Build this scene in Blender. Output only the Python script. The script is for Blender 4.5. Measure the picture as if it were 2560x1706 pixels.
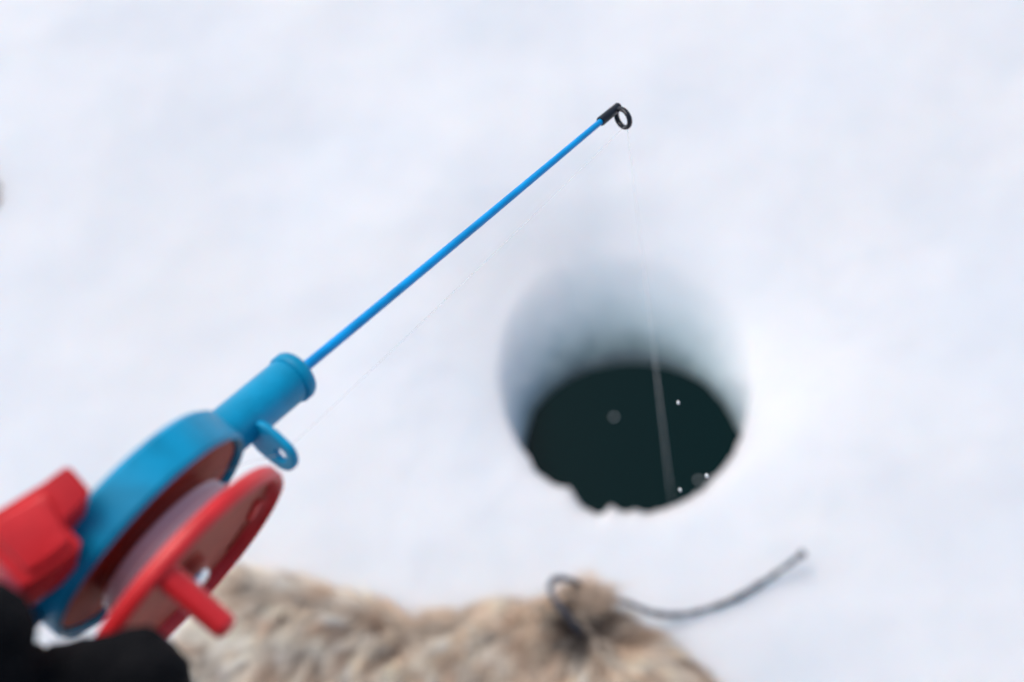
import bpy, bmesh, math, random
from mathutils import Vector, Matrix, noise
import numpy as np
random.seed(7)
R = math.radians
PI = math.pi
S = bpy.context.scene
for o in list(bpy.data.objects): bpy.data.objects.remove(o)
C = S.collection

# ------------------------------------------------------------------ camera
CAM_H = 0.97
cam_d = bpy.data.cameras.new('camera'); cam = bpy.data.objects.new('camera', cam_d); C.objects.link(cam)
cam.location = (0, 0, CAM_H); cam.rotation_euler = (R(30), 0, 0)
cam_d.sensor_width = 36; cam_d.lens = 50
cam_d.clip_start = 0.01; cam_d.clip_end = 2000
cam_d.dof.use_dof = True; cam_d.dof.focus_distance = 0.487; cam_d.dof.aperture_fstop = 6.0
cam_d.dof.aperture_blades = 0
S.camera = cam
# ------------------------------------------------------------------ light
w = bpy.data.worlds.new('World'); S.world = w; w.use_nodes = True
nt = w.node_tree; bg = nt.nodes['Background']
sky = nt.nodes.new('ShaderNodeTexSky'); sky.sky_type = 'NISHITA'; sky.sun_disc = False
SUN_EL, SUN_AZ = R(58), R(-50)          # azimuth measured from +Y towards +X
sky.sun_elevation = SUN_EL; sky.sun_rotation = SUN_AZ
sky.air_density = 1.0; sky.dust_density = 4.0; sky.ozone_density = 1.0
nt.links.new(sky.outputs[0], bg.inputs[0]); bg.inputs[1].default_value = 0.096
sd = bpy.data.lights.new('sun', 'SUN'); sun = bpy.data.objects.new('sun', sd); C.objects.link(sun)
sd.energy = 1.25; sd.angle = R(38); sd.color = (1.0, 0.965, 0.94)
dv = Vector((math.sin(SUN_AZ)*math.cos(SUN_EL), math.cos(SUN_AZ)*math.cos(SUN_EL), math.sin(SUN_EL)))
sun.rotation_euler = dv.to_track_quat('Z', 'Y').to_euler()
sun.location = (0, 1, 3)
S.view_settings.view_transform = 'Standard'; S.view_settings.look = 'None'
S.view_settings.exposure = 0.29; S.view_settings.gamma = 1.0

# ------------------------------------------------------------------ helpers
F = 2560*50/36
Rc = Matrix.Rotation(R(30), 3, 'X')
def P(px, py, d):                                   # a point d metres in front of the lens
    return Rc @ Vector(((px-1280)/F*d, -(py-853)/F*d, -d)) + Vector((0, 0, CAM_H))
def G(px, py, z=0.0):                               # a point of the ground at height z
    v = Rc @ Vector(((px-1280)/F, -(py-853)/F, -1))
    t = (z-CAM_H)/v.z
    return Vector((v.x*t, v.y*t, z))
def tag(o, label=None, cat=None, group=None, kind=None):
    if label: o['label'] = label
    if cat: o['category'] = cat
    if group: o['group'] = group
    if kind: o['kind'] = kind
    return o
def empty(name, loc):
    o = bpy.data.objects.new(name, None); C.objects.link(o); o.location = loc; o.empty_display_size = 0.01
    return o
def mesh(name, vs, fs, mat, parent=None, smooth=True, M=None):
    me = bpy.data.meshes.new(name)
    if M is not None: vs = [M @ Vector(v) for v in vs]
    me.from_pydata([tuple(v) for v in vs], [], fs); me.update()
    me.materials.append(mat)
    o = bpy.data.objects.new(name, me); C.objects.link(o)
    if smooth: me.polygons.foreach_set('use_smooth', [True]*len(me.polygons))
    if parent is not None:
        o.parent = parent; o.matrix_parent_inverse = Matrix.Translation(-parent.location)
    return o
def fixnormals(o):
    bm = bmesh.new(); bm.from_mesh(o.data); bmesh.ops.recalc_face_normals(bm, faces=bm.faces); bm.to_mesh(o.data); bm.free()
def sharp(o, ang=35):
    me = o.data
    bm = bmesh.new(); bm.from_mesh(me)
    bmesh.ops.recalc_face_normals(bm, faces=bm.faces)
    for e in bm.edges:
        if len(e.link_faces) == 2 and e.calc_face_angle(0) > R(ang): e.smooth = False
    bm.to_mesh(me); bm.free()
def bevel(o, wd, seg=3, ang=40):
    m = o.modifiers.new('bevel', 'BEVEL'); m.width = wd; m.segments = seg; m.limit_method = 'ANGLE'; m.angle_limit = R(ang)
    m.harden_normals = False
def revolve(prof, n=72, axis='u', cu=(0, 0, 0), closed=False):
    """prof: (t along the axis, radius). axis 'u' or 'v'. closed: the profile is a loop (a ring)"""
    vs, fs = [], []
    k = len(prof)
    for i in range(n):
        a = 2*PI*i/n; ca, sa = math.cos(a), math.sin(a)
        for t, r in prof:
            if axis == 'u': vs.append((cu[0]+t, cu[1]+r*ca, cu[2]+r*sa))
            else: vs.append((cu[0]+r*ca, cu[1]+t, cu[2]+r*sa))
    for i in range(n):
        j = (i+1) % n
        for q in range(k if closed else k-1):
            p = (q+1) % k
            fs.append((i*k+q, i*k+p, j*k+p, j*k+q))
    if not closed:
        if prof[0][1] > 1e-7: fs.append([i*k for i in range(n)])
        if prof[-1][1] > 1e-7: fs.append([i*k+k-1 for i in range(n)][::-1])
    return vs, fs
def tube(path, rad, n=10, cap=True):
    """path: list of Vectors; rad: number or list"""
    m = len(path); rr = rad if isinstance(rad, (list, tuple)) else [rad]*m
    vs, fs = [], []
    up = Vector((0.3, 0.2, 1)).normalized()
    for i, p in enumerate(path):
        t = (path[min(i+1, m-1)]-path[max(i-1, 0)]).normalized()
        x = t.cross(up)
        if x.length < 1e-4: x = t.cross(Vector((1, 0, 0)))
        x.normalize(); y = t.cross(x).normalized(); up = x.cross(t)
        for j in range(n):
            a = 2*PI*j/n
            vs.append(p + x*math.cos(a)*rr[i] + y*math.sin(a)*rr[i])
    for i in range(m-1):
        for j in range(n):
            k = (j+1) % n
            fs.append((i*n+j, i*n+k, (i+1)*n+k, (i+1)*n+j))
    if cap:
        fs.append([j for j in range(n)][::-1]); fs.append([(m-1)*n+j for j in range(n)])
    return vs, fs
def spline(pts, seg=8):
    out = []
    P_ = [pts[0]]+list(pts)+[pts[-1]]
    for i in range(1, len(P_)-2):
        a, b, c, d = P_[i-1], P_[i], P_[i+1], P_[i+2]
        for s in range(seg):
            t = s/seg
            out.append(0.5*((2*b)+(c-a)*t+(2*a-5*b+4*c-d)*t*t+(3*b-3*c+d-a)*t**3))
    out.append(pts[-1].copy())
    return out
def extrude(outline, holes_none, v, name, mat, parent):
    """outline: list of Vectors (front face); v: extrusion Vector"""
    n = len(outline)
    vs = list(outline)+[p+v for p in outline]
    fs = [list(range(n)), list(range(n, 2*n))[::-1]]+[(i, i+n, (i+1) % n+n, (i+1) % n) for i in range(n)]
    o = mesh(name, vs, fs, mat, parent); fixnormals(o)
    return o

# ------------------------------------------------------------------ materials
def principled(name, col, rough=0.5, spec=0.5, **kw):
    m = bpy.data.materials.new(name); m.use_nodes = True
    b = m.node_tree.nodes['Principled BSDF']
    b.inputs['Base Color'].default_value = (*col, 1); b.inputs['Roughness'].default_value = rough
    b.inputs['Specular IOR Level'].default_value = spec
    for k, v in kw.items(): b.inputs[k].default_value = v
    return m, m.node_tree, b
def add_noise_bump(nt, b, scale, strength, dist, detail=4, coord='Object'):
    tc = nt.nodes.new('ShaderNodeTexCoord'); n = nt.nodes.new('ShaderNodeTexNoise'); bp = nt.nodes.new('ShaderNodeBump')
    n.inputs['Scale'].default_value = scale; n.inputs['Detail'].default_value = detail
    bp.inputs['Strength'].default_value = strength; bp.inputs['Distance'].default_value = dist
    nt.links.new(tc.outputs[coord], n.inputs['Vector']); nt.links.new(n.outputs['Fac'], bp.inputs['Height'])
    nt.links.new(bp.outputs['Normal'], b.inputs['Normal'])
    return tc, n, bp
def vary(nt, b, c1, c2, scale, detail=3, lo=0.35, hi=0.65):
    tc = nt.nodes.new('ShaderNodeTexCoord'); n = nt.nodes.new('ShaderNodeTexNoise'); r = nt.nodes.new('ShaderNodeValToRGB')
    n.inputs['Scale'].default_value = scale; n.inputs['Detail'].default_value = detail
    r.color_ramp.elements[0].position = lo; r.color_ramp.elements[1].position = hi
    r.color_ramp.elements[0].color = (*c1, 1); r.color_ramp.elements[1].color = (*c2, 1)
    nt.links.new(tc.outputs['Object'], n.inputs['Vector']); nt.links.new(n.outputs['Fac'], r.inputs['Fac'])
    nt.links.new(r.outputs['Color'], b.inputs['Base Color'])
    return r
def plastic(name, col, rough=0.33, v=0.12, spec=0.5):
    m, nt, b = principled(name, col, rough, spec)
    vary(nt, b, tuple(c*(1-v) for c in col), tuple(min(1, c*(1+v)) for c in col), 90)
    add_noise_bump(nt, b, 900, 0.25, 0.0003)
    return m
M_blue = plastic('blue_plastic', (0.0, 0.32, 0.575), 0.42, spec=0.3)
M_rod = plastic('blue_fibreglass', (0.0, 0.34, 0.80), 0.35, spec=0.3)
M_red = plastic('red_plastic', (0.76, 0.022, 0.028), 0.42, spec=0.6)
M_web = plastic('dull_red_plastic', (0.42, 0.075, 0.048), 0.5, spec=0.25)
M_black = plastic('black_metal', (0.012, 0.016, 0.024), 0.3)
M_steel, _, _ = principled('steel', (0.75, 0.8, 0.85), 0.25, 0.5, Metallic=1.0)
m, nt, b = principled('nylon_winding', (0.97, 0.85, 0.90), 0.25)
tc = nt.nodes.new('ShaderNodeTexCoord'); wv = nt.nodes.new('ShaderNodeTexNoise'); wv.inputs['Scale'].default_value = 700
bp = nt.nodes.new('ShaderNodeBump'); bp.inputs['Strength'].default_value = 0.5; bp.inputs['Distance'].default_value = 0.0004
nt.links.new(tc.outputs['Object'], wv.inputs[0]); nt.links.new(wv.outputs[0], bp.inputs['Height']); nt.links.new(bp.outputs[0], b.inputs['Normal'])
M_wind = m
m, nt, b = principled('nylon_line', (0.95, 0.96, 0.97), 0.3, 0.4)
tr = nt.nodes.new('ShaderNodeBsdfTranslucent'); tr.inputs[0].default_value = (0.97, 0.98, 0.99, 1)
tp = nt.nodes.new('ShaderNodeBsdfTransparent'); m1 = nt.nodes.new('ShaderNodeMixShader'); m2 = nt.nodes.new('ShaderNodeMixShader')
m1.inputs[0].default_value = 0.5; m2.inputs[0].default_value = 0.72
nt.links.new(b.outputs[0], m1.inputs[1]); nt.links.new(tr.outputs[0], m1.inputs[2]); nt.links.new(m1.outputs[0], m2.inputs[1]); nt.links.new(tp.outputs[0], m2.inputs[2])
nt.links.new(m2.outputs[0], nt.nodes['Material Output'].inputs[0])
M_line = m
# snow: white above, clear grey ice lower down the bore, part of the hole's shade painted into the same ramp
m, nt, b = principled('snow', (0.86, 0.88, 0.93), 0.75, 0.2, **{'Subsurface Weight': 0.85, 'Subsurface Scale': 0.03})
b.inputs['Subsurface Radius'].default_value = (0.7, 0.9, 1.0)
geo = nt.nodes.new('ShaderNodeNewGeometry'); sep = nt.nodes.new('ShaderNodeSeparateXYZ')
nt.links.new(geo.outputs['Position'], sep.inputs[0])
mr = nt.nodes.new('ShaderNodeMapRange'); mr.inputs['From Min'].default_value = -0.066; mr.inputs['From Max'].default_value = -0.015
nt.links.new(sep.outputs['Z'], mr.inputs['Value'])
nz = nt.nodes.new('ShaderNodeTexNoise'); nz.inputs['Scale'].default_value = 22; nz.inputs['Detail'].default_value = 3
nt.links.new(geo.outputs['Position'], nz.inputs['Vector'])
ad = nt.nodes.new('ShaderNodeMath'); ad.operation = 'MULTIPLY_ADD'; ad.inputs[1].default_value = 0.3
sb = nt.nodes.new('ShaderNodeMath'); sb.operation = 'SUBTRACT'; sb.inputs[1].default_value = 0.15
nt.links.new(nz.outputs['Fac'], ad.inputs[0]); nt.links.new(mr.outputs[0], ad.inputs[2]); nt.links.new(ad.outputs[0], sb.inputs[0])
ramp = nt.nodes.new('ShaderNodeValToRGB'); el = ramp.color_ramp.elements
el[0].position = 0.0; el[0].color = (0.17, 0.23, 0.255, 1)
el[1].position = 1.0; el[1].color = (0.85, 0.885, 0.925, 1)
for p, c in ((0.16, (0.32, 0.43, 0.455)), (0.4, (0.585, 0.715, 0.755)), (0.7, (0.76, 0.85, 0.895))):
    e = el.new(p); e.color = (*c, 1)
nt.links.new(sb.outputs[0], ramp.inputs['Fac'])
n2 = nt.nodes.new('ShaderNodeTexNoise'); n2.inputs['Scale'].default_value = 6; n2.inputs['Detail'].default_value = 5
nt.links.new(geo.outputs['Position'], n2.inputs['Vector'])
mx = nt.nodes.new('ShaderNodeMix'); mx.data_type = 'RGBA'; mx.blend_type = 'MULTIPLY'; mx.inputs['Factor'].default_value = 1
r2 = nt.nodes.new('ShaderNodeValToRGB'); r2.color_ramp.elements[0].position = 0.3; r2.color_ramp.elements[1].position = 0.6
r2.color_ramp.elements[0].color = (0.90, 0.925, 0.95, 1); r2.color_ramp.elements[1].color = (1, 1, 1, 1)
nt.links.new(n2.outputs['Fac'], r2.inputs['Fac'])
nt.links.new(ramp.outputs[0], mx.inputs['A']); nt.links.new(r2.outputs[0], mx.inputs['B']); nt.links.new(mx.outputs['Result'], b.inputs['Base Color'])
bn = nt.nodes.new('ShaderNodeTexNoise'); bn.inputs['Scale'].default_value = 160; bn.inputs['Detail'].default_value = 6
nt.links.new(geo.outputs['Position'], bn.inputs['Vector'])
bp = nt.nodes.new('ShaderNodeBump'); bp.inputs['Strength'].default_value = 0.3; bp.inputs['Distance'].default_value = 0.0015
nt.links.new(bn.outputs['Fac'], bp.inputs['Height']); nt.links.new(bp.outputs[0], b.inputs['Normal'])
M_snow = m
m, nt, b = principled('lake_water', (0.0003, 0.0125, 0.0135), 0.06, 0.28); b.inputs['IOR'].default_value = 1.33
add_noise_bump(nt, b, 12, 0.05, 0.002, 2)
M_water = m
m, nt, b = principled('black_knit', (0.0035, 0.004, 0.0055), 0.8, 0.15)
add_noise_bump(nt, b, 420, 0.8, 0.0012)
M_glove = m
m, nt, b = principled('dark_jacket', (0.008, 0.011, 0.016), 0.6, 0.3); add_noise_bump(nt, b, 60, 0.6, 0.004)
M_jacket = m
m, nt, b = principled('fur', (0.4, 0.3, 0.2), 0.75, 0.2)
at = nt.nodes.new('ShaderNodeAttribute'); at.attribute_name = 'tint'; nt.links.new(at.outputs['Color'], b.inputs['Base Color'])
M_fur = m
m, nt, b = principled('hide', (0.38, 0.30, 0.24), 0.9, 0.1); vary(nt, b, (0.28, 0.21, 0.16), (0.5, 0.43, 0.36), 14)
M_hide = m
m, nt, b = principled('grey_cord', (0.04, 0.05, 0.07), 0.75, 0.3); vary(nt, b, (0.03, 0.038, 0.055), (0.13, 0.15, 0.19), 45, 2); add_noise_bump(nt, b, 900, 0.8, 0.0008)
M_cord = m
m, nt, b = principled('ice_fleck', (0.85, 0.9, 0.93), 0.3, 0.5); M_fleck = m
add_noise_bump(nt, b, 900, 0.6, 0.0005)
m, nt, b = principled('dry_moss', (0.25, 0.2, 0.16), 0.9, 0.2); vary(nt, b, (0.25, 0.21, 0.18), (0.55, 0.50, 0.44), 60); M_dirt = m

# ------------------------------------------------------------------ snow with the drilled hole
HC = G(1585, 960); HC.z = 0
rim_px = [(1240,900),(1252,1000),(1285,1085),(1322,1140),(1338,1172),(1372,1198),(1402,1209),(1424,1212),(1438,1234),(1460,1264),(1490,1279),(1512,1275),(1529,1256),(1548,1273),(1566,1279),(1589,1266),(1612,1281),(1642,1272),(1668,1264),(1713,1245),(1756,1222),(1775,1198),(1795,1182),(1824,1147),(1846,1102),(1862,1060),(1872,1015),
          (1884,930),(1884,850),(1856,765),(1795,690),(1700,632),(1600,602),(1500,598),(1400,620),(1320,685),(1265,775)]
ra = []
for x, y in rim_px:
    g = G(x, y, -0.004)-HC; ra.append((math.atan2(g.y, g.x) % (2*PI), math.hypot(g.x, g.y)))
ra.sort()
A_ = np.array([a for a, r in ra]); R_ = np.array([r for a, r in ra])
NT = 420
th = np.arange(NT)*2*PI/NT
RIM = np.interp(th, A_, R_, period=2*PI)
RIM = RIM+np.array([0.0016*noise.noise(Vector((math.cos(t)*14, math.sin(t)*14, 1)))*max(0, -math.sin(t)) for t in th])
ZW = -0.060
wb = G(1575, 938, ZW); wl = G(1322, 1120, ZW); wr = G(1862, 1075, ZW)
RW = (wr.x-wl.x)/2*1.02
WC = Vector(((wl.x+wr.x)/2, wb.y-RW, ZW))
# water circle radius seen from the hole centre
WR = []
for t in th:
    dx, dy = WC.x-HC.x, WC.y-HC.y; c, s = math.cos(t), math.sin(t)
    bq = c*dx+s*dy; WR.append(bq+math.sqrt(max(0, bq*bq-(dx*dx+dy*dy)+RW*RW)))
WR = np.array(WR)
front = np.clip(-np.sin(th)*1.3+0.1, 0, 1)                 # 1 on the near side
side = np.clip(np.abs(np.cos(th))*1.1-0.1, 0, 1)
lipw = 0.007*front + (1-front)*(0.050-0.018*side)           # width of the melted lip
lipd = 0.004*front + (1-front)*(0.012-0.005*side)
def nz3(x, y, z, sc, k=4): return noise.fractal(Vector((x*sc, y*sc, z*sc)), 1.0, 2.0, k)
verts = []; rings = []
def ground_h(x, y):
    h = 0.010*nz3(x, y, 0.3, 3.5, 2) + 0.0016*nz3(x, y, 2.1, 16, 2) + 0.0005*nz3(x, y, 5.1, 60, 2)
    c = noise.cell(Vector((x*22, y*22, 0)))
    d = math.hypot(x, y)
    return h*min(1, 3/max(d, 3)) if d < 60 else h*0.1
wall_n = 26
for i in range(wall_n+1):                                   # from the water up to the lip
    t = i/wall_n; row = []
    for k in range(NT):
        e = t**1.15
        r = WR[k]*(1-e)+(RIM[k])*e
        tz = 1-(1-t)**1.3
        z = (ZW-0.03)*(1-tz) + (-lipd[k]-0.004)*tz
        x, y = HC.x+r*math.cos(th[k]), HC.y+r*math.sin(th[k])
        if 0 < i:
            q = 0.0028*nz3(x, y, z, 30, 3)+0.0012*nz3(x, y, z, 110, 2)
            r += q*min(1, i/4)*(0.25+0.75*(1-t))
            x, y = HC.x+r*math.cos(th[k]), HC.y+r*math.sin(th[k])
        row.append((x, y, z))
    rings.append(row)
base_z = [rings[-1][k][2] for k in range(NT)]
dists = [0.0008, 0.002, 0.0035, 0.0055, 0.008, 0.011, 0.015, 0.019, 0.024, 0.029, 0.035, 0.041]
d = 0.041
while d < 1.6: d *= 1.045 if d < 0.14 else 1.0; d += 0.0 if d < 0.14 else 0.0065 if d < 0.55 else d*0.05; dists.append(d)
while d < 900: d *= 1.35; dists.append(d)
for d in dists:
    row = []
    for k in range(NT):
        r = RIM[k]*max(0, 1-d*0.6) + 0.095*min(1, d*0.6) + d
        x, y = HC.x+r*math.cos(th[k]), HC.y+r*math.sin(th[k])
        f = math.exp(-(d/lipw[k])**1.15)
        fl = 1-math.exp(-d/0.012)
        z = -(lipd[k]+0.004)*f + ground_h(x, y)*fl
        z += -0.003*math.exp(-d/0.05)*(0.35+0.65*(1-front[k]))*(1-f)*0.6     # shallow dish round the hole
        row.append((x, y, z))
    rings.append(row)
vs = [p for row in rings for p in row]; nr = len(rings)
fs = [(i*NT+k, i*NT+(k+1) % NT, (i+1)*NT+(k+1) % NT, (i+1)*NT+k) for i in range(nr-1) for k in range(NT)]
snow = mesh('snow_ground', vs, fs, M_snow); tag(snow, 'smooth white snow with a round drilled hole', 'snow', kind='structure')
# water in the bore
vs = [(WC.x, WC.y, ZW)]; NW = 96
for rr in (0.25, 0.5, 0.75, 1.12):
    for k in range(NW):
        a = 2*PI*k/NW; vs.append((WC.x+RW*rr*math.cos(a), WC.y+RW*rr*math.sin(a), ZW))
fs = [(0, 1+k, 1+(k+1) % NW) for k in range(NW)]
for q in range(3):
    fs += [(1+q*NW+k, 1+(q+1)*NW+k, 1+(q+1)*NW+(k+1) % NW, 1+q*NW+(k+1) % NW) for k in range(NW)]
water = mesh('water', vs, fs, M_water); tag(water, 'dark teal lake water inside the ice hole', 'water', kind='structure')

def lump(name, c, r, mat, seed, sq=(1, 1, 1), amp=0.35, sub=3, parent=None):
    bm = bmesh.new(); bmesh.ops.create_icosphere(bm, subdivisions=sub, radius=1)
    for v in bm.verts:
        k = 1+amp*noise.noise(v.co*1.7+Vector((seed, 0, 0)))+amp*0.4*noise.noise(v.co*4+Vector((seed, 3, 0)))
        v.co = Vector((v.co.x*sq[0], v.co.y*sq[1], v.co.z*sq[2]))*r*k
    me = bpy.data.meshes.new(name); bm.to_mesh(me); bm.free(); me.materials.append(mat)
    me.polygons.foreach_set('use_smooth', [True]*len(me.polygons))
    o = bpy.data.objects.new(name, me); C.objects.link(o); o.location = c
    if parent is not None: o.parent = parent
    return o
# flecks on the water and flakes in the air above it
p = G(1535, 1043, ZW+0.0006); o = lump('ice_fleck', p, 0.0011, M_fleck, 1, (1.2, 1, 0.5))
tag(o, 'pale ice fleck floating on dark water left of the line', 'ice fleck', 'ice flecks floating in the hole')
p = G(1746, 1200, ZW+0.0006); o = lump('ice_fleck', p, 0.0011, M_fleck, 5, (1, 1.2, 0.5))
tag(o, 'pale ice fleck floating near the lower right rim of the hole', 'ice fleck', 'ice flecks floating in the hole')
for i, (x, y, dd, r, l) in enumerate(((1696, 1007, .55, .0006, 'tiny white snowflake falling over the water, highest of three'),
                            (1767, 1190, .55, .0007, 'tiny white snowflake falling near the right rim, largest of three'),
                            (1700, 1225, .57, .0006, 'tiny dim snowflake falling over the water, lowest of three'))):
    o = lump('snowflake', P(x, y, dd), r, M_fleck, 9+i, (0.8, 1.3, 1.3), 0.5, 2); o.rotation_euler = (0.2, 0.3, 0.4)
    tag(o, l, 'snowflake', 'snowflakes in the air over the hole')
# moss and dirt clump at the left edge
o = empty('moss_clump', G(-22, 470, 0.0)); tag(o, 'brown dry moss clump in the snow at left edge', 'moss')
gm = []; rg = random.Random(3)
vsm, fsm = [], []
for (x, y, r) in ((4, 527, .005), (-2, 480, .007), (-8, 445, .006), (-24, 430, .009), (-12, 510, .009), (-38, 480, .012)):
    q = G(x, y, 0.0)
    bm = bmesh.new(); bmesh.ops.create_icosphere(bm, subdivisions=3, radius=r)
    b0 = len(vsm)
    for v in bm.verts: vsm.append(q+v.co*(1+0.5*noise.noise(v.co*300+q*9)))
    fsm += [[b0+v.index for v in f.verts] for f in bm.faces]; bm.free()
mesh('moss', vsm, fsm, M_dirt, o)

# ------------------------------------------------------------------ the rod
A0 = P(742, 935, .415); TIP = P(1545, 268, .53)
r_ = (TIP-A0).normalized()
iv = lambda v: Rc.transposed() @ v                          # to view axes
rv = iv(r_)
# axle of the reel: square to the rod, down-right in the picture
best = None
cx, cy = (371-1280)/F, -(1332-853)/F
for i in range(400):
    az = -0.3+0.9*i/400
    v = Vector((.755-az*cx, -.655-az*cy, az)).normalized()
    e = abs(v.dot(rv))
    if best is None or e < best[0]: best = (e, v)
a_v = best[1]
view = Vector((cx, cy, -1)).normalized()
a_reel = (a_v + view*0.072).normalized()                     # the reel sits a few degrees off square
a_ = (Rc @ a_v).normalized(); a_ = (a_-r_*a_.dot(r_)).normalized()
w_ = r_.cross(a_)
def frame(o, u, v, w): 
    return Matrix(((u.x, v.x, w.x, o.x), (u.y, v.y, w.y, o.y), (u.z, v.z, w.z, o.z), (0, 0, 0, 1)))
FR = frame(A0, r_, a_, w_)                                  # rod frame: u along the rod, v = axle, w = away from the lens
ar = (Rc @ a_reel).normalized(); wr_ = r_.cross(ar).normalized(); ur = ar.cross(wr_)
OR = P(386, 1341, .367)
FH = frame(OR, ur, ar, wr_)                                 # reel frame, origin in the middle of the housing's open side
a_fl = (Rc @ (a_v + view*0.068).normalized()).normalized(); wf = r_.cross(a_fl).normalized(); uf = a_fl.cross(wf)
FF = frame(OR+ar*0.0004-ur*0.0022, uf, a_fl, wf)            # the front flange wobbles a few degrees on its axle
tu = (FR.inverted() @ OR)
LR = (TIP-A0).length
rod = empty('fishing_rod', FR @ Vector((-.11, 0, 0)))
tag(rod, 'short blue ice fishing rod with a red and blue reel held over the hole', 'fishing rod')
# blank
path = [FR @ Vector((u, 0, 0.0006*math.sin(PI*u/LR))) for u in np.linspace(-0.006, LR-0.004, 40)]
vs, fs = tube(path, list(np.linspace(0.00165, 0.00112, 40)), 20)
mesh('rod_blank', vs, fs, M_rod, rod)
# tip guide: sleeve and ring
u0, u1 = LR-0.0125, LR+0.0005
vs, fs = revolve([(u0, 0.00125), (u0, 0.00172), (u0+0.0004, 0.00185), (u1-0.0004, 0.0017), (u1, 0.0014), (u1, 0.0)], 28)
tg = mesh('tip_guide', vs, fs, M_black, rod, M=FR); sharp(tg)
RR, rt = 0.0036, 0.00092
vs, fs = [], []
cu = LR-0.0034
for i in range(56):
    a = 2*PI*i/56
    th_ = rt*(1.25 if math.cos(a) < 0.6 else 1.0)
    for j in range(14):
        q = 2*PI*j/14
        rr = RR+rt*math.cos(q)*1.0
        vs.append((cu+0.0028*math.sin(a)*0.0+rt*1.35*math.sin(q)-0.0012*math.cos(a), 0.0046+rr*math.cos(a), rr*0.86*math.sin(a)))
for i in range(56):
    for j in range(14):
        fs.append((i*14+j, ((i+1) % 56)*14+j, ((i+1) % 56)*14+(j+1) % 14, i*14+(j+1) % 14))
o = mesh('ring', vs, fs, M_black, tg, M=FR); o.matrix_parent_inverse = Matrix.Identity(4); fixnormals(o)
# collar tube with cap
cr = 0.0071; Ro = 0.0338
TE = tu.x+math.sqrt(max(0.0003**2, (Ro-0.0012)**2-(cr*0.8)**2))
prof = [(TE, cr*1.22), (TE+0.002, cr*1.08), (TE+0.005, cr*1.0), (-0.0048, cr*1.0), (-0.0046, cr*0.96), (-0.0038, cr*0.96), (-0.0036, cr*1.06), (-0.0032, cr*1.1),
        (-0.0008, cr*1.1), (0.0, cr*1.04), (0.0004, cr*0.9), (0.0004, 0.003), (0.0016, 0.0025), (0.0016, 0.0)]
vs, fs = revolve(prof, 72)
collar = mesh('collar', vs, fs, M_blue, rod, M=FR); sharp(collar, 50)
# line eyelet: rounded plate with a hole
et, uc, er = 0.0022, -0.0235, 0.0058
vs, fs = [], []
NE = 64
outl, inl = [], []
hv = 0.0152
for k in range(NE):
    a = 2*PI*k/NE
    outl.append((None)); 
outl = []
for k in range(NE):
    a = 2*PI*k/NE
    cv, cw = math.cos(a), math.sin(a)
    if cv >= 0: pt = (hv+er*0.93*cv, er*cw)
    else:
        s = -cv
        pt = (hv-s*0.0135, er*(1.25 if True else 1)*cw*(1-0.0*s)) if s > 0.5 else (hv-s*0.0135, er*cw*(1+0.4*s))
    outl.append(pt); inl.append((hv+0.0002+0.0019*cv, 0.0024*cw))
for s in (-1, 1):
    for L in (outl, inl):
        for (v, ww) in L: vs.append((uc+s*et/2, v, ww))
for k in range(NE):
    j = (k+1) % NE
    fs.append((k, j, NE+j, NE+k)); fs.append((2*NE+k, 3*NE+k, 3*NE+j, 2*NE+j))
    fs.append((k, 2*NE+k, 2*NE+j, j)); fs.append((NE+k, NE+j, 3*NE+j, 3*NE+k))
o = mesh('line_eyelet', vs, fs, M_blue, rod, M=FR); fixnormals(o); bevel(o, 0.0005, 3)
# housing: deep ring, open towards the crank side
Ro, Ri, dep = 0.0338, 0.0317, 0.0115
prof = [(0.0, Ri+0.0006), (0.0006, Ri+0.0013), (0.0, Ro-0.0006), (-0.0006, Ro), (-dep+0.0015, Ro), (-dep, Ro-0.0015), (-dep, 0.009), (-dep+0.0018, 0.009),
        (-dep+0.0018, Ri), (-0.0006, Ri)]
vs, fs = revolve(prof, 120, 'v', closed=True)
h = mesh('reel_housing', vs, fs, M_blue, rod, M=FH); sharp(h, 40)
# gusset that blends the tube into the ring
gv = []
ga = FH.inverted() @ (FR @ Vector((-0.040, 0, 0)))
# spool
sp = mesh('spool', *revolve([(-0.0030, 0.0), (-0.0030, 0.0311), (-0.0022, 0.0313), (-0.0014, 0.0311), (-0.0014, 0.0188), (0.0022, 0.0186), (0.0024, 0.011), (0.0110, 0.011), (0.0110, 0.0)], 96, 'v'), M_web, rod, M=FH); sharp(sp)
def child(o, p):
    o.parent = p; o.matrix_parent_inverse = Matrix.Identity(4) @ Matrix.Translation(Vector((0, 0, 0))); return o
# line wound on the spool: an uneven barrel
prof = [(0.0020, 0.0115)]
for i in range(25):
    t = i/24; prof.append((0.0022+0.0083*t, 0.0200+0.0016*math.sin(PI*t)**0.6+0.0005*math.sin(t*21)))
prof.append((0.0105, 0.0115))
o = mesh('line_winding', *revolve(prof, 96, 'v', closed=True), M_wind, rod, M=FH); fixnormals(o)
# front flange: red rim, duller recessed web with a slot, hub screw
Rf = 0.0348; v0 = 0.0105
prof = [(v0, Rf-0.0025), (v0, Rf-0.0008), (v0+0.0008, Rf), (v0+0.0036, Rf), (v0+0.0046, Rf-0.0007), (v0+0.0048, Rf-0.0013), (v0+0.0044, Rf-0.0020), (v0+0.0006, Rf-0.0030)]
rim = mesh('flange_rim', *revolve(prof, 120, 'v', closed=True), M_red, rod, M=FF); sharp(rim, 50)
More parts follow.
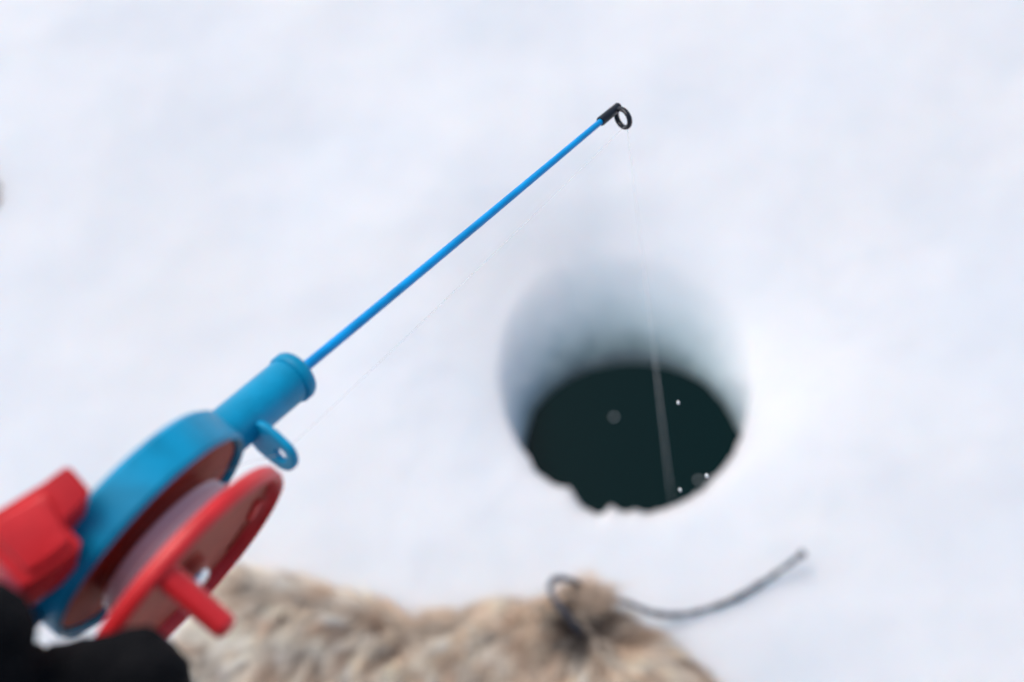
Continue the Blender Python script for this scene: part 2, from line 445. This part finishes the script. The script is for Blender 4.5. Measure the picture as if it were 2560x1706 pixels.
# web as a plate with real windows
bm = bmesh.new()
NA, NRr = 96, 16
r_in, r_out = 0.004, Rf-0.0028
def win(rr, aa):
    aa = math.degrees(aa) % 360
    for (a0, a1, q0, q1) in WINS:
        if a0 <= aa <= a1 and q0 <= rr <= q1: return True
    return False
WINS = [(20, 40, .82, .92), (140, 158, .80, .92), (260, 278, .80, .92)]
grid = [[bm.verts.new((( r_in+(r_out-r_in)*j/NRr)*math.cos(2*PI*i/NA), v0+0.0006, (r_in+(r_out-r_in)*j/NRr)*math.sin(2*PI*i/NA))) for j in range(NRr+1)] for i in range(NA)]
for i in range(NA):
    for j in range(NRr):
        if win((j+.5)/NRr, 2*PI*(i+.5)/NA): continue
        bm.faces.new((grid[i][j], grid[i][j+1], grid[(i+1) % NA][j+1], grid[(i+1) % NA][j]))
for v in bm.verts: v.co = FF @ v.co
me = bpy.data.meshes.new('flange_web'); bm.to_mesh(me); bm.free(); me.materials.append(M_web)
wb_ = bpy.data.objects.new('flange_web', me); C.objects.link(wb_); wb_.parent = rod; wb_.matrix_parent_inverse = Matrix.Translation(-rod.location)
so = wb_.modifiers.new('thick', 'SOLIDIFY'); so.thickness = 0.0013; so.offset = 0
# short raised red ribs on the web
for ac in (4, 124, 244):
    n_ = 10; rv_, rf_ = [], []
    for q in range(n_+1):
        a = R(ac-9+18*q/n_)
        for (rr, vv) in ((Rf*0.76, 0.0009), (Rf*0.76, 0.0024), (Rf*0.83, 0.0024), (Rf*0.83, 0.0009)):
            rv_.append((rr*math.cos(a), v0+vv, rr*math.sin(a)))
    for q in range(n_):
        for m_ in range(4): rf_.append((q*4+m_, q*4+(m_+1) % 4, (q+1)*4+(m_+1) % 4, (q+1)*4+m_))
    rf_ += [(0, 1, 2, 3), (n_*4+3, n_*4+2, n_*4+1, n_*4)]
    o = mesh('flange_rib', rv_, rf_, M_red, rod, M=FF); sharp(o)
# hub and screw
hub = mesh('hub', *revolve([(v0+0.0004, 0.0068), (v0+0.0040, 0.0062), (v0+0.0046, 0.0052), (v0+0.0046, 0.0)], 48, 'v'), M_web, rod, M=FF); sharp(hub)
sc_ = mesh('hub_screw', *revolve([(v0+0.0042, 0.0046), (v0+0.0056, 0.0046), (v0+0.0066, 0.0036), (v0+0.0070, 0.0)], 36, 'v'), M_steel, rod, M=FF)
# crank knob
KU, KW = -0.0150, -0.0255
prof = [(v0+0.0010, 0.0044), (v0+0.0034, 0.0042), (v0+0.0044, 0.0036), (v0+0.0222, 0.0033), (v0+0.0234, 0.0029), (v0+0.0240, 0.0018), (v0+0.0241, 0.0)]
o = mesh('crank_knob', *revolve(prof, 40, 'v', (KU, 0, KW)), M_red, rod, M=FF); sharp(o, 50)
# red brake clip on the back of the housing
dq = .328
ol = [(-90,1330),(-60,1305),(0,1272),(60,1235),(108,1206),(140,1182),(163,1166),(176,1168),(192,1184),(224,1222),(226,1232),(196,1266),(163,1297),(160,1308),(180,1330),(200,1350),(203,1362),(196,1372),(150,1405),(80,1456),(60,1464),(45,1458),(0,1405),(-60,1345)]
clip = extrude([P(x, y, dq+0.00006*((x+y)-1300)*0.0) for x, y in ol], None, w_*0.013+r_*(-0.001), 'brake_clip', M_red, rod)
bevel(clip, 0.0011, 4, 30)
# step on the clip face
ol2 = [(0,1290),(60,1258),(112,1228),(134,1262),(150,1300),(170,1338),(182,1352),(140,1386),(74,1432),(30,1385),(-20,1330)]
o = extrude([P(x, y, dq-0.0012) for x, y in ol2], None, w_*0.003, 'clip_plate', M_red, rod); bevel(o, 0.0009, 3, 30)
# handle behind the reel
path = [FR @ Vector((u, -0.0, 0)) for u in np.linspace(-0.101, -0.215, 20)]
vs, fs = tube(path, [0.0068+0.0022*math.sin(PI*i/19) for i in range(20)], 32)
mesh('handle', vs, fs, M_blue, rod)

# ------------------------------------------------------------------ line
def RP(u, v, w): return FR @ Vector((u, v, w))
eye = RP(uc, hv+0.0002, 0)
ringc = RP(LR-0.0042, 0.0046+0.0026, 0.0006)
wpt = G(1680, 1262, ZW-0.005)
start = FH @ Vector((0.0195, 0.001, -0.0095))
wall = FH @ Vector((0.0345, 0.0012, 0.003))
path = [start.lerp(wall, i/6) for i in range(7)]+[wall.lerp(eye, i/6) for i in range(1, 7)]
for i in range(1, 40):
    t = i/40; q = eye.lerp(ringc, t); q.z -= 0.0012*math.sin(PI*t); path.append(q)
for i in range(61): path.append(ringc.lerp(wpt, i/60))
vs, fs = tube(path, [0.00012]*52+[0.00012+0.00024*min(1, i/30) for i in range(len(path)-52)], 6)
ln = mesh('fishing_line', vs, fs, M_line); tag(ln, 'thin clear fishing line running along the rod and down into the hole', 'fishing line')

# ------------------------------------------------------------------ gloved hand
person = empty('person', P(-100, 1900, .34)); tag(person, 'person in a black glove and dark sleeve gripping the blue rod handle', 'person')
def capsules(name, chains, mat, parent, voxel, disp=0.0, dscale=0.02):
    bm = bmesh.new()
    for ch in chains:
        for (a, ra_), (b, rb_) in zip(ch[:-1], ch[1:]):
            L = (b-a).length; n = max(2, int(L/(min(ra_, rb_)*0.35)))
            for i in range(n+1):
                t = i/n; c = a.lerp(b, t); r = ra_+(rb_-ra_)*t
                bmesh.ops.create_icosphere(bm, subdivisions=3, radius=r, matrix=Matrix.Translation(c))
    me = bpy.data.meshes.new(name); bm.to_mesh(me); bm.free(); me.materials.append(mat)
    o = bpy.data.objects.new(name, me); C.objects.link(o)
    o.parent = parent; o.matrix_parent_inverse = Matrix.Translation(-parent.location)
    md = o.modifiers.new('remesh', 'REMESH'); md.mode = 'VOXEL'; md.voxel_size = voxel; md.use_smooth_shade = True
    sm = o.modifiers.new('smooth', 'SMOOTH'); sm.iterations = 8; sm.factor = 0.6
    if disp:
        tx = bpy.data.textures.new(name+'_folds', 'CLOUDS'); tx.noise_scale = dscale; tx.noise_depth = 2
        dm = o.modifiers.new('folds', 'DISPLACE'); dm.texture = tx; dm.strength = disp; dm.mid_level = 0.5; dm.texture_coords = 'GLOBAL'
    return o
mm = 0.0009
ch = [
 [(P(-30, 1905, 0.3150), 17*mm), (P(-75, 1740, 0.3000), 13.6*mm), (P(-32, 1574, 0.2980), 11.3*mm)],                        # thumb along the handle
 [(P(40, 1850, 0.3150), 15*mm), (P(150, 1722, 0.3123), 11.0*mm), (P(350, 1676, 0.3105), 9.9*mm), (P(378, 1702, 0.3105), 9.8*mm), (P(385, 1775, 0.3123), 9.8*mm), (P(330, 1860, 0.3168), 9.2*mm)],   # index
 [(P(30, 1950, 0.3150), 15*mm), (P(170, 1870, 0.3105), 11.5*mm), (P(385, 1860, 0.3087), 10*mm), (P(400, 1960, 0.3150), 9.6*mm), (P(320, 2020, 0.3204), 9*mm)],   # middle
 [(P(0, 2060, 0.3150), 15*mm), (P(150, 2020, 0.3105), 11.5*mm), (P(340, 2030, 0.3087), 10*mm), (P(350, 2120, 0.3150), 9.4*mm), (P(260, 2160, 0.3204), 9*mm)],   # ring
 [(P(-40, 2160, 0.3150), 14*mm), (P(100, 2160, 0.3105), 10.5*mm), (P(260, 2180, 0.3087), 9*mm), (P(260, 2260, 0.3150), 8.6*mm), (P(180, 2290, 0.3204), 8*mm)],   # little
 [(P(0, 1830, 0.3195), 20*mm), (P(-60, 2000, 0.3168), 24*mm), (P(-120, 2180, 0.3132), 24*mm), (P(-230, 2300, 0.3060), 24*mm)],
 [(P(60, 1730, 0.3240), 12*mm), (P(-60, 1900, 0.3285), 18*mm)],
]
glove = capsules('glove', ch, M_glove, person, 0.0012, 0.0050, 0.010)
wrist = P(-260, 2340, .34); elbow = Vector((-0.34, -0.22, 0.62))
mid = wrist.lerp(elbow, .5)+Vector((0, 0, -0.01))
slv = capsules('sleeve', [[(wrist, 34*mm), (mid, 45*mm), (elbow, 56*mm)]], M_jacket, person, 0.003, 0.012, 0.04)

# the rest of the person, just below and behind the lens
sh = Vector((-0.26, -0.44, 0.76))
capsules('jacket', [[(elbow, 56*mm/.9), (sh, 0.075)], [(sh, 0.075), (Vector((0.10, -0.44, 0.76)), 0.075)],
   [(Vector((-0.08, -0.46, 0.68)), 0.15), (Vector((-0.08, -0.42, 0.28)), 0.17)], [(Vector((0.10, -0.44, 0.76)), 0.075), (Vector((0.24, -0.22, 0.52)), 0.06), (Vector((0.12, -0.10, 0.36)), 0.05)]], M_jacket, person, 0.006, 0.03, 0.09)
capsules('trousers', [[(Vector((-0.10, -0.36, 0.20)), 0.17), (Vector((-0.24, -0.02, 0.12)), 0.085), (Vector((-0.24, -0.42, 0.07)), 0.065)],
   [(Vector((-0.02, -0.36, 0.20)), 0.17), (Vector((0.10, -0.02, 0.12)), 0.085), (Vector((0.10, -0.42, 0.07)), 0.065)]], M_jacket, person, 0.006, 0.02, 0.08)

# ------------------------------------------------------------------ fur hide
top_px = [(395,1706),(400,1610),(430,1515),(480,1425),(560,1390),(650,1400),(740,1415),(790,1430),(840,1440),(900,1448),(950,1470),(1000,1488),(1050,1496),(1150,1485),(1240,1468),(1310,1468),(1380,1470),(1430,1455),(1470,1450),(1530,1475),(1610,1525),(1700,1585),(1790,1668),(1850,1740)]
HH = 0.035
edge = [G(x, y, 0.018) for x, y in top_px]
hc = G(1050, 1900, 0)
low = [Vector((0.12, 0.14, 0)), Vector((0.02, 0.08, 0)), Vector((-0.12, 0.07, 0)), Vector((-0.22, 0.12, 0)), Vector((-0.26, 0.20, 0))]
bpts = edge+low
ang = []; 
for q in bpts: ang.append((math.atan2(q.y-hc.y, q.x-hc.x) % (2*PI), math.hypot(q.x-hc.x, q.y-hc.y)))
ang.sort(); BA = np.array([a for a, _ in ang]); BR = np.array([r for _, r in ang])
def brad(a): return float(np.interp(a % (2*PI), BA, BR, period=2*PI))
def surf(rho, a):
    r = (brad(a)-0.012)*rho
    x, y = hc.x+r*math.cos(a), hc.y+r*math.sin(a)
    edge_d = (brad(a)-0.012)*(1-rho)
    z = HH*(1-math.exp(-edge_d/0.02))+0.004
    z += (0.005*nz3(x, y, 0, 11, 2)+0.0015*nz3(x, y, 3, 45, 2))*(1-math.exp(-edge_d/0.015))
    return Vector((x, y, z))
NAq, NRq = 160, 40
vs = [surf(0, 0)]
for j in range(1, NRq+1):
    for i in range(NAq): vs.append(surf(j/NRq, 2*PI*i/NAq))
for i in range(NAq): q = surf(1, 2*PI*i/NAq); vs.append(Vector((q.x, q.y, -0.02)))
fs = [(0, 1+i, 1+(i+1) % NAq) for i in range(NAq)]
for j in range(NRq):
    fs += [(1+j*NAq+i, 1+(j+1)*NAq+i, 1+(j+1)*NAq+(i+1) % NAq, 1+j*NAq+(i+1) % NAq) for i in range(NAq)]
pelt = empty('fur_hide', Vector((hc.x, hc.y, 0))); tag(pelt, 'shaggy tan and cream fur hide lying on the snow at the bottom', 'fur hide')
hd = mesh('hide', vs, fs, M_hide, pelt); fixnormals(hd)
rng = random.Random(11)
LOCK = 0.0095
def lock_at(x, y):                                         # the lock of hair a point belongs to: centre, shade, lean
    best = None; ci, cj = math.floor(x/LOCK), math.floor(y/LOCK)
    for i in (ci-1, ci, ci+1):
        for j in (cj-1, cj, cj+1):
            q = random.Random(i*7919+j*104729+5)
            lx, ly = (i+q.random())*LOCK, (j+q.random())*LOCK
            d2 = (lx-x)**2+(ly-y)**2
            if best is None or d2 < best[0]: best = (d2, lx, ly, q.uniform(.68, 1.32), q.gauss(0, .5), q.gauss(0, .5), q.random())
    return best
knot = G(1470, 1565, 0.04)
SV, SF, SCOL = [], [], []
NH = 85000
def strand(p, n, L, dirv, col, wd):
    b0 = len(SV); side = dirv.cross(n)
    if side.length < 1e-5: side = Vector((1, 0, 0))
    side.normalize()
    a = rng.uniform(0, PI); side = (side*math.cos(a)+dirv.cross(side)*math.sin(a)).normalized()
    q = p.copy(); segs = 3
    cur = (n*0.55+dirv*0.75).normalized()
    for s in range(segs+1):
        t = s/segs; ww = wd*(1-t*0.85)
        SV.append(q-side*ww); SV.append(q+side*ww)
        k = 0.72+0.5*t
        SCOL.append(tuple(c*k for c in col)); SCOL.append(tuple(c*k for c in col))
        cur = (cur+dirv*0.45-Vector((0, 0, 0.10))).normalized()
        q = q+cur*(L/segs)
    for s in range(segs): SF.append((b0+2*s, b0+2*s+1, b0+2*s+3, b0+2*s+2))
cream, beige, tan, brown, dark = (.93, .88, .79), (.90, .77, .63), (.78, .61, .46), (.54, .38, .27), (.04, .03, .028)
def mixc(a, b, t): t = max(0, min(1, t)); return tuple(x+(y-x)*t for x, y in zip(a, b))
cnt = 0
while cnt < NH:
    x = rng.uniform(-0.30, 0.22); y = rng.uniform(0.20, 0.46)
    a = math.atan2(y-hc.y, x-hc.x); bd = brad(a)-0.012; r = math.hypot(x-hc.x, y-hc.y)
    if r > bd: continue
    rho = r/bd; p = surf(rho, a)
    e = 0.004
    p1 = surf(min(1, rho+e/bd), a); p2 = surf(rho, a+e/max(r, 0.01))
    n = (p1-p).cross(p2-p)
    if n.length < 1e-12: n = Vector((0, 0, 1))
    n.normalize()
    if n.z < 0: n = -n
    # clumps: neighbouring hairs lean to the same side
    fx = noise.noise(Vector((x*40, y*40, 0)))*2.2; fy = noise.noise(Vector((x*40, y*40, 7)))*2.2
    ox, oy = math.cos(a), math.sin(a)
    k = max(0, min(1, (rho-0.80)/0.16)) if oy > -0.2 else 0
    kd = math.hypot(x-knot.x, y-knot.y)
    rad = math.exp(-kd/0.06)                               # the hair fans out from where the cord comes through
    flx, fly = -0.75+1.1*max(0, min(1, (x+0.15)/0.25)), -0.8
    flx = flx*(1-rad)+rad*(x-knot.x)/(kd+1e-4); fly = fly*(1-rad)+rad*(y-knot.y)/(kd+1e-4)
    lk = lock_at(x, y)
    fx += 2.2*lk[4]+(lk[1]-x)*180; fy += 2.2*lk[5]+(lk[2]-y)*180
    dx = Vector((flx*(1-k)+ox*k+fx*0.28, fly*(1-k)+oy*k+fy*0.28, 0)) + Vector((rng.gauss(0, .16), rng.gauss(0, .16), rng.gauss(0, .1)))
    dirv = (dx-n*dx.dot(n)); 
    dirv = dirv.normalized() if dirv.length > 1e-4 else Vector((1, 0, 0))
    xx = (x+0.22)/0.40                                     # 0 left .. 1 right
    fl = math.hypot(flx, fly)+1e-5; al = (x*flx+y*fly)/fl; ac = (x*fly-y*flx)/fl
    sx, sy = x*0.8-y*0.35*flx, y
    n1 = noise.fractal(Vector((x*24, y*20, 3)), 1, 2, 3); n2_ = noise.fractal(Vector((sx*125, sy*38, 5)), 1, 2, 3)
    t = xx*1.0+0.0+n1*0.5+n2_*0.9+rng.gauss(0, .22)
    col = mixc(cream, beige, t*3) if t < .33 else mixc(beige, tan, (t-.33)*2.2) if t < .78 else mixc(tan, brown, (t-.78)*1.3)
    if noise.fractal(Vector((sx*90, sy*38, 20)), 1, 2, 2)+rng.gauss(0, .12) > 0.46: col = mixc(col, (.16, .11, .08), .7)
    if noise.fractal(Vector((sx*100, sy*40, 31)), 1, 2, 2)+rng.gauss(0, .1) > 0.40: col = mixc(col, cream, .6)
    col = tuple(c*lk[3] for c in col)
    if lk[6] < .12: col = mixc(col, brown, .6)
    if lk[6] > .86: col = mixc(col, cream, .5)
    dk = math.hypot((x-knot.x)/1.3, y-knot.y)
    if dk < 0.019 and rng.random() < 1.2-dk/0.019: col = mixc(col, dark, .95)
    L = rng.uniform(.014, .027)*(1+(0.35 if rng.random() < .25 else -.1)*k)
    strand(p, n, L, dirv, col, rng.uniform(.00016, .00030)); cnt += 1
# the upright tuft by the cord and the pale wispy fringe on the left
tb = G(1462, 1500, 0.03)
for i in range(1100):
    p = tb+Vector((rng.gauss(0, .012), rng.gauss(0, .005), rng.gauss(0, .002)))
    sp_ = rng.gauss(0, 1)
    tp = G(1470+sp_*55, 1405+min(1,abs(sp_))*55, 0.03)
    d_ = (tp-p); L = d_.length*rng.uniform(.35, 1.05)
    strand(p, d_.normalized(), L, (d_.normalized()+Vector((rng.gauss(0, .15), 0.1, rng.gauss(0, .15)))).normalized(), mixc(brown, beige, rng.uniform(0.1, 1)), .0002)
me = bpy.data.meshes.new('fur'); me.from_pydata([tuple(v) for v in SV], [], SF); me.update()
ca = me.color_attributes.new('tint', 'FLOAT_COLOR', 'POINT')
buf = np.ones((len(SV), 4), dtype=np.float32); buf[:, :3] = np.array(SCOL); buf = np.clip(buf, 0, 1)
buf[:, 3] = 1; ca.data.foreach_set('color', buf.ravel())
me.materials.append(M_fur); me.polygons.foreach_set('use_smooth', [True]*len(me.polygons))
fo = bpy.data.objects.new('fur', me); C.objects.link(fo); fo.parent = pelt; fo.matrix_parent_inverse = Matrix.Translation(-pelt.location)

# ------------------------------------------------------------------ cord
cp = [(1520,1680,.010),(1490,1640,.012),(1452,1585,.036),(1412,1532,.052),(1386,1500,.056),(1374,1468,.056),(1392,1447,.050),(1430,1452,.038),(1480,1475,.018),(1530,1495,.022),(1580,1512,.030),(1630,1532,.016),(1690,1538,.008),(1760,1525,.005),(1840,1496,.005),(1905,1457,.006),(1960,1420,.012),(2008,1384,.017)]
pts = spline([G(x, y, z) for x, y, z in cp], 10)
rad = [0.0020*(1+0.12*math.sin(i*0.9)+0.15*math.sin(i*0.23)) for i in range(len(pts))]
cr_ = empty('cord', pts[-1]); tag(cr_, 'dark grey cord looping out of the tan fur across the snow', 'cord')
vs, fs = tube(pts, rad, 12); mesh('cord_strand', vs, fs, M_cord, cr_)
e0, e1 = pts[-3], pts[-1]+(pts[-1]-pts[-3])*0.8
vs, fs = tube([e0.lerp(e1, i/6) for i in range(7)], [.0022, .0029, .0032, .0033, .0031, .0026, .0012], 14); mesh('end_knot', vs, fs, M_cord, cr_)
